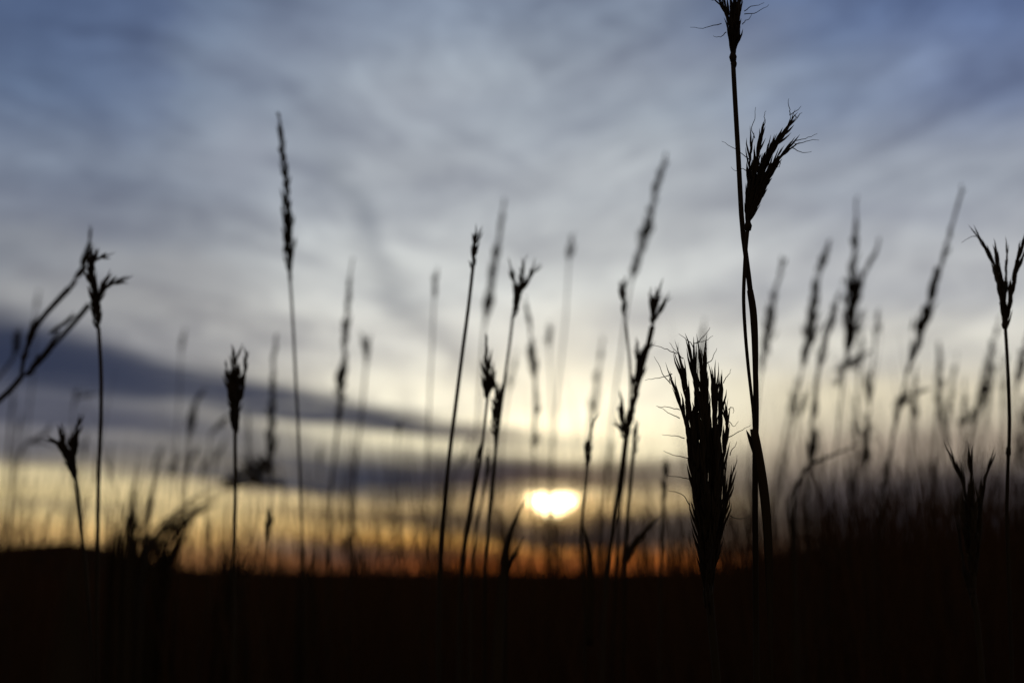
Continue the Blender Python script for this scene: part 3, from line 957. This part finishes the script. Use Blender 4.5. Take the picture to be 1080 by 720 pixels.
stalk(PL, 'lumpy rough grey spike between the two-pronged black stalk and the tallest plume', 1.4,
      [(286, 508), (285, 540), (284, 580), (283, 640)], (3, 3.6), [('p', [(286, 512), (286, 470), (287, 425), (289, 372)], 15, 2.2), ('p', [(289, 378), (290, 370), (291, 358)], 9, 3)], group=G2)
stalk(SP, 'soft grey upright spike left of the two-pronged black stalk, above five small tilted heads', 1.65,
      [(199, 462), (195, 510), (190, 550), (186, 600), (184, 640)], (2.4, 3.2), [('p', [(199, 465), (201, 448), (205, 430), (214, 412)], 12, 2.4)], group=G3)
stalk(SP, 'soft oval head tilted right, next to the left prong of the two-pronged black stalk', 1.75,
      [(222, 456), (219, 490), (216, 540), (214, 600), (213, 640)], (1.8, 2.6), [('p', [(221, 458), (228, 451), (237, 442)], 12, 3)], group=G3)
stalk(SP, 'very faint high spike left of the two-pronged black stalk, topping the navy cloud bar', 1.9,
      [(191, 372), (189, 420), (186, 470), (183, 530), (181, 640)], (1.4, 2.2), [('p', [(191, 374), (192, 364), (194, 352)], 9, 2.2)], group=G3)
stalk(SP, 'dim column-like spike close behind the stem of the two-pronged black stalk', 1.75,
      [(261, 500), (261, 540), (260, 590), (260, 640)], (2.4, 3.2), [('p', [(261, 505), (262, 480), (262, 455), (261, 432)], 9, 1.8)], group=G3)
for lab, (x, y, l) in zip(['leftmost of the five small tilted blurred heads before the dusky cloud', 'second from the left of the five small tilted blurred heads before the dusky cloud',
                           'middle one of the five small tilted blurred heads before the dusky cloud', 'fourth from the left of the five small tilted blurred heads before the dusky cloud',
                           'rightmost of the five small tilted blurred heads, nearest the two-pronged black stalk'],
                          [(163, 488, 26), (180, 494, 16), (200, 486, 20), (214, 492, 22), (228, 482, 24)]):
    stalk(SP, lab, 1.95, [(x - 2, y + 10), (x - 8, y + 50), (x - 12, y + 90), (x - 14, 640)], (1.6, 2.4), [('p', [(x - 3, y + 12), (x + 1, y), (x + 7, y - l * .6)], 9, 2.6)], group=G3)
stalk(SP, 'small crisp dark spike tilted on the yellow strip, left of the tallest plume stem', 1.12,
      [(280, 568), (278, 590), (277, 620), (276, 740)], (2.2, 3), [('r', [(280, 570), (282, 558), (285, 542)], 8)], group=G3)
stalk(SP, 'short dark spike rising from the skyline between the bent tuft and the bushy tuft', 1.45,
      [(221, 580), (221, 600), (221, 640)], (3, 4), [('p', [(221, 592), (221, 570), (223, 548)], 9, 2.2)], group=G3)

stalk(PL, 'lumpy plume with a pale thread-like tip, right of the tallest plume left of centre', 1.38,
      [(357, 445), (353, 480), (349, 520), (347, 560), (346, 640)], (3.6, 4.4), [('p', [(356, 450), (360, 410), (363, 375), (366, 330), (370, 286)], 17, 1.9)], group=G2)
stalk(T, 'faint thin stalk, tiny pale forked head, just right of the lumpy thread-tipped plume', 1.65,
      [(386, 385), (382, 430), (376, 480), (371, 530), (368, 580), (367, 640)], (2.2, 3.2), [('r', [(386, 385), (387, 372), (388, 360)], 7), ('r', [(386, 378), (384, 368), (382, 354)], 5)], group=G1)
stalk(SP, 'dark stub of a spike at the skyline below the tiny pale forked head', 1.5,
      [(367, 590), (367, 610), (367, 640)], (3, 4), [('p', [(367, 592), (367, 578), (369, 560)], 9, 2.4)], group=G3)
stalk(SP, 'thin stalk topped by one small round knot, left of the faint club-headed stalk', 1.7,
      [(419, 462), (417, 500), (414, 540), (412, 590), (411, 640)], (1.8, 2.6), [('p', [(419, 465), (420, 458), (421, 451)], 9, 4)], group=G3)
stalk(SP, 'barely visible knot-topped stalk low between the tallest plume and the thread-tipped one', 1.9,
      [(337, 490), (336, 530), (335, 580), (335, 640)], (1.5, 2.2), [('p', [(337, 492), (337, 485), (338, 478)], 9, 4)], group=G3)
stalk(SP, 'faint club-headed stalk left of the tall dark stalk near the centre, straight and pale', 1.4,
      [(458, 312), (456, 360), (453, 420), (451, 480), (449, 540), (448, 640)], (2.0, 4.0), [('r', [(458, 315), (458, 304), (459, 292)], 8)], group=G3)
stalk(T, 'tall dark slanting stalk near the centre with one tight narrow head, leaning right', .9,
      [(499, 281), (494, 325), (488, 370), (481, 425), (474, 480), (469, 530), (465, 580), (463, 640), (463, 740)], (3.6, 6.5),
      [('r', [(499, 284), (499, 272), (501, 260), (503, 249)], 9), ('r', [(499, 276), (500, 264), (500, 254), (499, 249)], 5)], group=G1)
stalk(SP, 'faint leaning spike crossing close behind the lower stem of the tall dark slanting stalk', 1.7,
      [(480, 498), (475, 530), (471, 570), (470, 640)], (2.4, 3), [('p', [(480, 502), (487, 484), (496, 462)], 8, 1.8)], group=G3)
stalk(PL, 'blurred plume with a long faint tip right behind the tall dark slanting stalk', 1.55,
      [(511, 338), (508, 380), (504, 440), (501, 500), (499, 560), (498, 640)], (2.4, 3.2), [('p', [(511, 344), (515, 318), (520, 285), (526, 250), (532, 212)], 16, 2)], group=G2)
stalk(T, 'slim stalk above the centre with an open black three-toed head, like a bird foot', 1.0,
      [(541, 332), (538, 360), (533, 395), (527, 440), (521, 490), (516, 540), (512, 600), (511, 740)], (3.0, 3.8),
      [('r', [(543, 330), (545, 315), (543, 300), (538, 280)], 7), ('r', [(543, 328), (547, 310), (550, 295), (552, 277)], 7), ('r', [(543, 326), (549, 308), (556, 296), (563, 284)], 9), ('r', [(541, 335), (543, 325), (546, 312), (548, 302)], 8)], group=G1)
stalk(T, 'dark stalk near the centre with a stubby black head under a small pale one', .95,
      [(514, 420), (511, 450), (506, 490), (499, 530), (492, 570), (487, 620), (485, 740)], (3.0, 4.5),
      [('r', [(514, 424), (513, 410), (513, 398), (514, 386)], 12), ('r', [(514, 420), (517, 410), (519, 400), (520, 391)], 8), ('p', [(513, 388), (513, 372), (513, 357)], 8, 2)], group=G1)
stalk(T, 'dark stalk right of the stubby head, with a short hooked head and thicker sheath', .96,
      [(523, 464), (521, 500), (517, 540), (513, 580), (511, 640), (511, 740)], (3.4, 4.2),
      [('r', [(522, 466), (522, 450), (522, 436), (521, 428)], 10), ('r', [(523, 440), (525, 425), (525, 414), (521, 405)], 9)], group=G1)
stalk(SP, 'plain dark spear of a stalk left of the sun with a tiny pointed tip', .96,
      [(503, 485), (499, 515), (494, 545), (489, 575), (485, 620), (483, 740)], (4, 5.5), [('r', [(503, 488), (504, 481), (505, 474)], 6)], group=G3)
stalk(SP, 'soft slender stalk tucked between the plain dark spear and the hooked head', 1.1,
      [(513, 500), (508, 530), (502, 560), (498, 600), (496, 700)], (4, 5), [('r', [(512, 503), (514, 492), (515, 480)], 7)], group=G3)
tuft('pair of thick black blades tilting right at the lower left edge of the sun', .97, (530, 640),
     [[(531, 600), (537, 566), (545, 545), (555, 526)], [(530, 606), (535, 572), (541, 552), (551, 534)], [(533, 605), (540, 590), (547, 578), (553, 566)], [(532, 602), (537, 570), (543, 548), (553, 530)]], 13, group='blades by the sun')
stalk(PL, 'broken lumpy plume directly above the sun, with a bare gap in its lower half', 1.32,
      [(563, 470), (563, 510), (562, 560), (562, 640)], (2.0, 2.2), [('p', [(565, 408), (562, 385), (559, 350), (555, 318)], 14, 2), ('p', [(564, 445), (565, 430), (565, 415)], 12, 1.6), ('r', [(563, 474), (564, 465), (564, 452)], 8)],
      branches=[([(564, 405), (564, 430), (563, 470)], 2, 2.4)], group=G2)
stalk(SP, 'pale soft stalk right of the broken plume, topped by a small grey brush', 1.7,
      [(579, 362), (581, 400), (582, 450), (583, 500), (583, 640)], (1.8, 2.0), [('p', [(579, 368), (579, 358), (580, 347)], 10, 2.6)], group=G3)
stalk(SP, 'tall very pale stalk with a small club head, the highest above the sun', 1.6,
      [(600, 274), (597, 330), (592, 380), (586, 440), (581, 500), (577, 560), (575, 640)], (1.8, 2.0), [('r', [(600, 276), (601, 267), (602, 256)], 9)], group=G3)
stalk(PL, 'pale feathery wisp between the sun and the thick knotted stalk, tilting right', 1.9,
      [(622, 445), (619, 490), (616, 540), (614, 640)], (2.4, 3), [('p', [(622, 452), (627, 420), (631, 390), (636, 355)], 13, 1.7)], group=G2)
stalk(PL, 'ghostly thin wisp leaning right beside the bird-foot stalk near the centre', 1.9,
      [(536, 410), (531, 450), (527, 500), (525, 560), (524, 640)], (2, 2.6), [('p', [(535, 415), (540, 395), (545, 372)], 10, 1.8)], group=G2)
stalk(T, 'black spindle-headed stalk just right of the sun with a bent leaf at its foot', .97,
      [(620, 488), (617, 515), (614, 545), (613, 570), (616, 610), (618, 740)], (3, 4),
      [('r', [(619, 492), (620, 478), (622, 464), (625, 446)], 9)], leaves=[([(622, 680), (623, 610), (621, 578), (613, 548)], 8)], group=G1)
stalk(SP, 'dim spike right of the spindle-headed stalk, low before the cloud bar', 1.7, [(640, 500), (637, 540), (635, 590), (634, 640)], (2, 3), [('p', [(640, 505), (642, 488), (645, 470)], 9, 1.8)], group=G3)

stalk(PL, 'highest lumpy plume right of centre, leaning right over a thin narrow-headed stalk', 1.48,
      [(667, 292), (661, 325), (655, 370), (648, 420), (642, 480), (638, 540), (636, 640)], (2.2, 3.4), [('p', [(666, 296), (676, 262), (684, 232), (692, 200), (703, 163)], 18, 2.0)], group=G2, lump=.85)
stalk(T, 'thin stalk with one narrow head, standing under the high lumpy plume right of centre', 1.05,
      [(659, 332), (662, 360), (665, 395), (664, 440), (658, 500), (652, 560), (648, 640)], (2.6, 3.4), [('r', [(659, 335), (658, 322), (657, 312), (657, 302)], 9)], group=G1)
stalk(T, 'thick knotted stalk right of the sun carrying three black heads, the top one forked', .98,
      [(661, 455), (657, 485), (652, 520), (646, 560), (641, 600), (637, 660), (635, 740)], (5.0, 6.0),
      [('r', [(688, 345), (690, 332), (692, 320), (695, 305)], 10), ('r', [(688, 342), (688, 330), (687, 320), (686, 311)], 6), ('r', [(689, 340), (694, 332), (698, 324), (702, 317)], 8),
       ('r', [(673, 398), (675, 384), (678, 374), (682, 368)], 9), ('r', [(673, 400), (673, 386), (672, 374), (672, 364)], 7), ('r', [(669, 420), (671, 408), (673, 398), (676, 386)], 10),
       ('r', [(661, 462), (661, 450), (664, 440), (668, 424)], 12), ('r', [(660, 460), (658, 448), (656, 438), (655, 424)], 9), ('r', [(660, 464), (656, 458), (654, 452), (651, 448)], 6)],
      branches=[([(688, 344), (684, 362), (678, 385), (672, 410), (666, 435), (661, 458)], 3.2, 6.0)], group=G1)
stalk(T, 'dark straight stalk beside the thick knotted one, with a slight head at its knot', 1.03,
      [(668, 478), (665, 510), (662, 545), (660, 590), (658, 660), (657, 740)], (4, 4.6), [('r', [(668, 482), (669, 470), (669, 460), (670, 452)], 8)], leaves=[([(660, 592), (667, 576), (680, 561), (697, 542)], 8)], group=G1)
stalk(T, 'dim stalk left of the largest head, topped by an oblong black spike', 1.2,
      [(699, 530), (698, 560), (697, 600), (696, 700)], (3, 3.6), [('r', [(699, 534), (700, 520), (701, 508), (702, 494)], 11)], group=G1)
stalk(PL, 'faint wisp rising straight behind the tip of the largest black head', 1.6, [(738, 400), (735, 450), (732, 500), (730, 560), (728, 640)], (1.6, 2.4), [('p', [(738, 405), (739, 385), (740, 365), (742, 342)], 12, 1.8)], group=G2)

# the blurred plumes on the right
stalk(PL, 'short plume closest to the right side of the tall sharp double-headed stem', 1.5,
      [(803, 388), (798, 430), (792, 480), (788, 540), (786, 640)], (2.2, 3.2), [('p', [(803, 392), (809, 355), (815, 320), (826, 276)], 18, 1.30)], group=G2)
stalk(PL, 'slim plume on the right, left neighbour of the densest blurred plume, tip bent right', 1.42,
      [(847, 382), (841, 420), (833, 465), (823, 510), (815, 550), (808, 640)], (2.4, 3.4), [('p', [(846, 386), (853, 350), (861, 305), (874, 253)], 20, 1.37)], group=G2, lump=.75)
stalk(PL, 'densest and tallest blurred plume on the right, broadened by a second leaning spray', 1.38,
      [(893, 368), (888, 410), (884, 450), (879, 500), (874, 560), (872, 640)], (2.4, 3.2),
      [('p', [(893, 370), (896, 330), (900, 285), (903, 220)], 20, 1.50), ('p', [(893, 370), (899, 335), (908, 300), (926, 258)], 19, 1.37), ('p', [(892, 382), (898, 360), (905, 340)], 19, 1.09)], group=G2)
stalk(PL, 'forked lower plume on the right with several dark knots down its stem', 1.33,
      [(861, 398), (857, 440), (854, 480), (852, 530), (850, 640)], (3.6, 5.5), [('p', [(861, 400), (868, 370), (875, 345), (886, 305)], 17, 1.37), ('p', [(848, 385), (852, 372), (856, 358)], 16, 1.37), ('p', [(855, 448), (858, 432), (861, 405)], 16, 1.23), ('p', [(844, 440), (847, 428), (851, 415)], 11, 1.23), ('p', [(853, 500), (856, 480), (859, 462)], 19, 1.78)], group=G2)
stalk(PL, 'arching plume on the right whose side spray droops left like a bent arm', 1.5,
      [(923, 362), (919, 400), (916, 450), (914, 500), (912, 640)], (2, 3), [('p', [(922, 366), (924, 350), (926, 332)], 12, 1.37), ('p', [(919, 370), (905, 378), (893, 386), (884, 402)], 15, 1.50), ('p', [(916, 425), (916, 412), (917, 400)], 15, 1.09), ('p', [(913, 500), (914, 470), (914, 445)], 18, 1.64)], group=G2)
stalk(PL, 'long slanting plume on the right with a tiny knob at its high tip', 1.27,
      [(957, 390), (950, 425), (941, 465), (932, 505), (925, 545), (920, 640)], (3.2, 4.0), [('p', [(957, 392), (970, 352), (981, 316), (992, 280)], 23, 1.50), ('p', [(990, 288), (998, 262), (1003, 240)], 12, 1.23), ('p', [(1012, 209), (1013, 205), (1013.5, 201)], 7, 4.10)],
      branches=[([(1013, 206), (1004, 238), (993, 280), (957, 392)], 1.6, 3.0)], group=G2, lump=.75)
stalk(SP, 'small stalk with a side twig, under the long slanting plume on the right', 1.32,
      [(945, 438), (940, 470), (935, 510), (930, 560), (928, 640)], (3.2, 3.8), [('p', [(943, 440), (945, 432), (949, 426)], 17, 1.78), ('p', [(949, 428), (953, 424), (957, 420)], 9, 1.37), ('p', [(963, 418), (969, 414), (976, 411)], 9, 1.92)],
      branches=[([(976, 411), (962, 419), (945, 436)], 1.6, 2.4)], group=G3)
stalk(PL, 'pointed blurred plume right of the long slanting plume, dark low waist', 1.75,
      [(989, 430), (986, 470), (983, 520), (981, 640)], (3.4, 4.4), [('p', [(989, 440), (990, 418), (991, 395), (990, 366)], 16, 1.30)], leaves=[([(999, 470), (996, 450), (992, 430), (990, 410)], 6)], group=G2)
stalk(PL, 'leaning soft plume left of the pronged edge stalk, sloping up to its head', 1.6,
      [(1030, 440), (1022, 475), (1013, 510), (1004, 550), (1000, 640)], (3, 4), [('p', [(1030, 444), (1037, 410), (1043, 380), (1054, 338)], 16, 1.23)], group=G2)
stalk(PL, 'short smoky plume above the low trident head at the right', 1.75,
      [(1016, 455), (1013, 490), (1011, 530), (1010, 640)], (3, 4), [('p', [(1015, 462), (1016, 442), (1017, 412)], 15, 1.37)], group=G2)
stalk(PL, 'blurred plume cut by the right edge, the upper of the two beyond the pronged stalk', 1.5,
      [(1072, 410), (1070, 450), (1069, 500), (1068, 640)], (2.6, 3.6), [('p', [(1071, 412), (1074, 396), (1080, 372), (1086, 345)], 16, 1.37)], group=G2)
stalk(PL, 'dark smoky plume cut by the right edge, the lower one beyond the pronged stalk', 1.6,
      [(1078, 480), (1077, 520), (1076, 640)], (3, 4), [('p', [(1078, 500), (1079, 465), (1081, 425)], 19, 1.50)], group=G2)
leafy = tuft('long dry leaf slanting up rightwards among the blurred plumes, left of the slanting plume', 1.3, (838, 640),
             [[(838, 560), (840, 515), (852, 492), (885, 477), (920, 461)], [(836, 570), (832, 530), (842, 505), (855, 488)]], 7, group='bent leaves on the right')
for lab, (x, y, l, d_, lean) in zip(
        ['dim column of husks below the bent arm plume on the right, left side', 'dim short spike under the long slanting plume, right of its stem', 'smoky upright plume between the slanting plume and the low trident head',
         'dim tall spike left of the low trident head at the right', 'dim spike between the sharp double stem and the slim bent-tip plume', 'smoky spike at the right, behind the middle of the pronged edge stalk',
         'dim plain spike right of the densest blurred plume', 'dim leaning spike left of the pronged edge stalk, below its fork'],
        [(901, 470, 60, 1.8, 4), (962, 450, 60, 1.7, 3), (1000, 440, 55, 1.9, 8), (1024, 452, 50, 1.9, 12), (832, 440, 40, 1.9, 9), (1058, 430, 50, 1.9, 2), (906, 395, 46, 1.9, 3), (1042, 428, 54, 1.8, 8)]):
    stalk(SP, lab, d_, [(x, y), (x - lean, y + 50), (x - 2 * lean, y + 110), (x - 2 * lean, 640)], (2.6, 3.6), [('p', [(x, y + 6), (x + lean * .4, y - l * .4), (x + lean, y - l)], 13, 1.30)], group=G3)

# one bleached leaf almost touching the lens, a soft pale smear low on the left
P = [at(77, 592, .28), at(77, 612, .28), at(76, 640, .28), at(75, 680, .278), at(74, 740, .275), at(72, 820, .27)]
P = to_ground(P)
root = P[-1].copy(); root[2] = 0
e = empty('bleached_leaf', root)
tag(e, 'broad pale leaf blurred to a smear close to the lens at the lower left', 'leaf')
mb = MB()
Q = smooth_path(P, 24)
mb.tube(Q, [0.0006 + 0.0024 * min(1, i / 2.0) for i in range(24)], 6, 0.2, 0.3)
mb.build('leaf_blade', M_LEAF, e, root)


# ------------------------------------------------------------------ camera
cam = bpy.data.cameras.new('camera')
cam.lens = LENS
cam.sensor_width = SENSOR
cam.clip_start = 0.01
cam.clip_end = 5000
cam.dof.use_dof = True
cam.dof.focus_distance = FOCUS
cam.dof.aperture_fstop = 6.2
co = bpy.data.objects.new('camera', cam)
COL.objects.link(co)
co.location = (0, 0, CAM_H)
co.rotation_euler = (math.radians(90) + PITCH, 0, 0)
scene.camera = co

scene.render.engine = 'CYCLES'
scene.view_settings.view_transform = 'Standard'
scene.view_settings.look = 'None'
scene.view_settings.exposure = 0.0
scene.view_settings.gamma = 1.0
scene.cycles.use_denoising = True
scene.cycles.max_bounces = 4
scene.cycles.diffuse_bounces = 2
scene.cycles.use_adaptive_sampling = False
